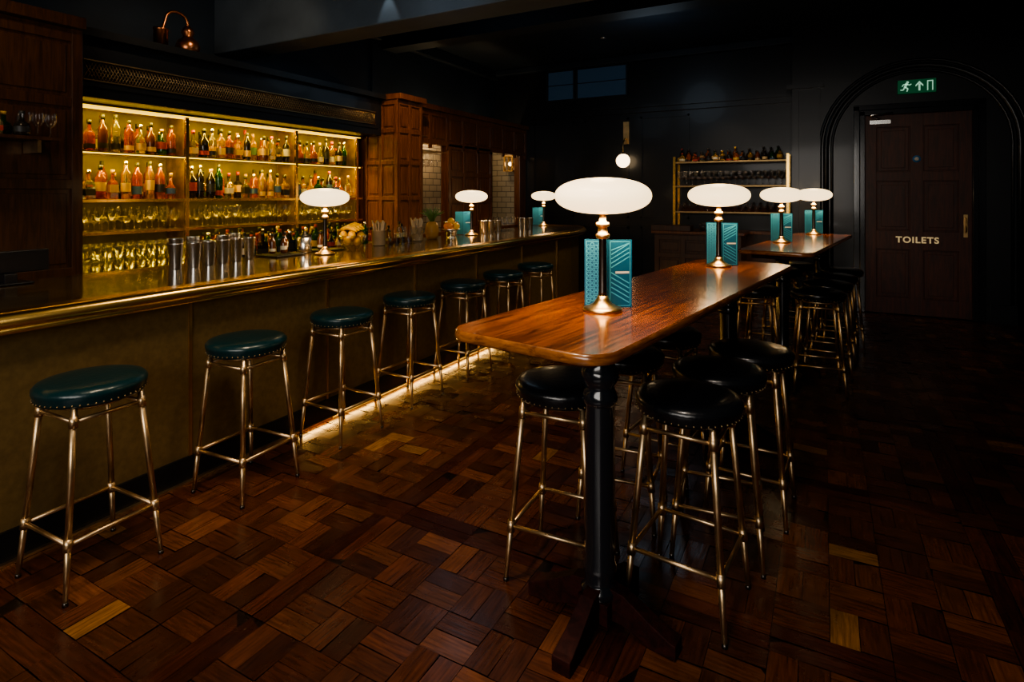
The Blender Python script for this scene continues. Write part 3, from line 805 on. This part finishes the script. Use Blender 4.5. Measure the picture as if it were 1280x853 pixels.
# added spots that wash the bar front, no such fittings known
for y, e in ((.6, 85), (2.2, 85), (3.8, 85), (5.4, 85), (7.0, 85)):
    light('SPOT', 'spot_and_added_fill', (-1.3, y, 3.75), e, (1, .82, .58), (-3.1, y, .6), spot=62, blend=1, rad=.2)
light('SPOT', 'spot_and_added_fill', (-1.7, 1.2, 3.75), 190, (1, .75, .5), (-1.7, 2.0, 0), spot=66, blend=1, rad=.15)  # added fill to brighten the middle of the floor
light('SPOT', 'spot_and_added_fill', (-.6, .6, 3.75), 130, (1, .85, .7), (-.6, 2.3, .3), spot=52, blend=1, rad=.2)  # added fill for the near table end and stools
light('SPOT', 'spot_and_added_fill', (-3.22, 3.665, 3.38), 6, (.85, .95, 1), (-3.22, 3.70, 3.0), spot=46, blend=.5, rad=.01)
light('SPOT', 'spot_and_added_fill', (-2.2, 3.0, 2.9), 10, (.7, .85, 1), (-3.4, 4.0, 3.1), spot=110, blend=1, rad=.1)  # added bluish fill for the beam, hung below the ceiling
light('SPOT', 'spot_and_added_fill', (-1.5, 8.0, 3.7), 90, (1, .75, .5), (-1.3, 9.3, 1.7), spot=50, blend=.9)  # added fill to lift the rear brass shelf
light('SPOT', 'spot_and_added_fill', (1.0, 6.6, 3.7), 34, (1, .68, .45), (1.04, 8.85, 1.3), spot=46, blend=1)  # added fill so the door shows
light('SPOT', 'spot_and_added_fill', (-3.6, 4.6, 3.7), 160, (1, .64, .32), (-4.9, 6.0, 1.9), spot=60, blend=1)  # added warm fill on the oak pillar and panelling
light('SPOT', 'spot_and_added_fill', (-3.4, 1.0, 3.7), 40, (1, .7, .4), (-4.7, 1.6, 1.8), spot=80, blend=1)  # added fill to brighten the left cupboard
light('SPOT', 'spot_and_added_fill', (-3.6, 3.0, 3.7), 32, (1, .75, .5), (-4.95, 3.4, 2.6), spot=90, blend=1)  # added fill for the vent grille and copper still
light('POINT', 'added_wall_fill', (-2.0, 7.6, 3.3), 6, (.6, .8, 1), rad=.4)  # added bluish fill for the dark upper walls, no fitting there
light('POINT', 'added_wall_fill', (-3.6, 5.3, 3.3), 3.5, (.6, .8, 1), rad=.4)  # second added fill, nearer the bar side
light('AREA', 'window_daylight', (-.8, -2.5, 2.0), 125, (1.0, .93, .85), (-1.2, 3.0, 1.0), 3.2, 2.0)
light('POINT', 'alcove_light', (-5.2, 7.2, 2.4), 14, Warm); light('POINT', 'alcove_light', (-5.15, 8.7, 2.5), 6, Warm)

w = bpy.data.worlds.new('world'); scn.world = w; w.use_nodes = True
w.node_tree.nodes['Background'].inputs[0].default_value = (.3, .4, .6, 1); w.node_tree.nodes['Background'].inputs[1].default_value = .01

# ------------------------------------------------------------ camera
cd = bpy.data.cameras.new('camera'); cam = bpy.data.objects.new('camera', cd); col.objects.link(cam)
cam.location = (0, 0, 1.55); cam.rotation_euler = (math.pi/2, 0, math.radians(28.5))
cd.sensor_width = 36; cd.lens = 717/1280*36; cd.shift_y = -183.5/1280; cd.clip_start = .05
scn.camera = cam
scn.view_settings.view_transform = 'AgX'
scn.view_settings.look = 'AgX - Medium High Contrast'
scn.view_settings.exposure = 0.3
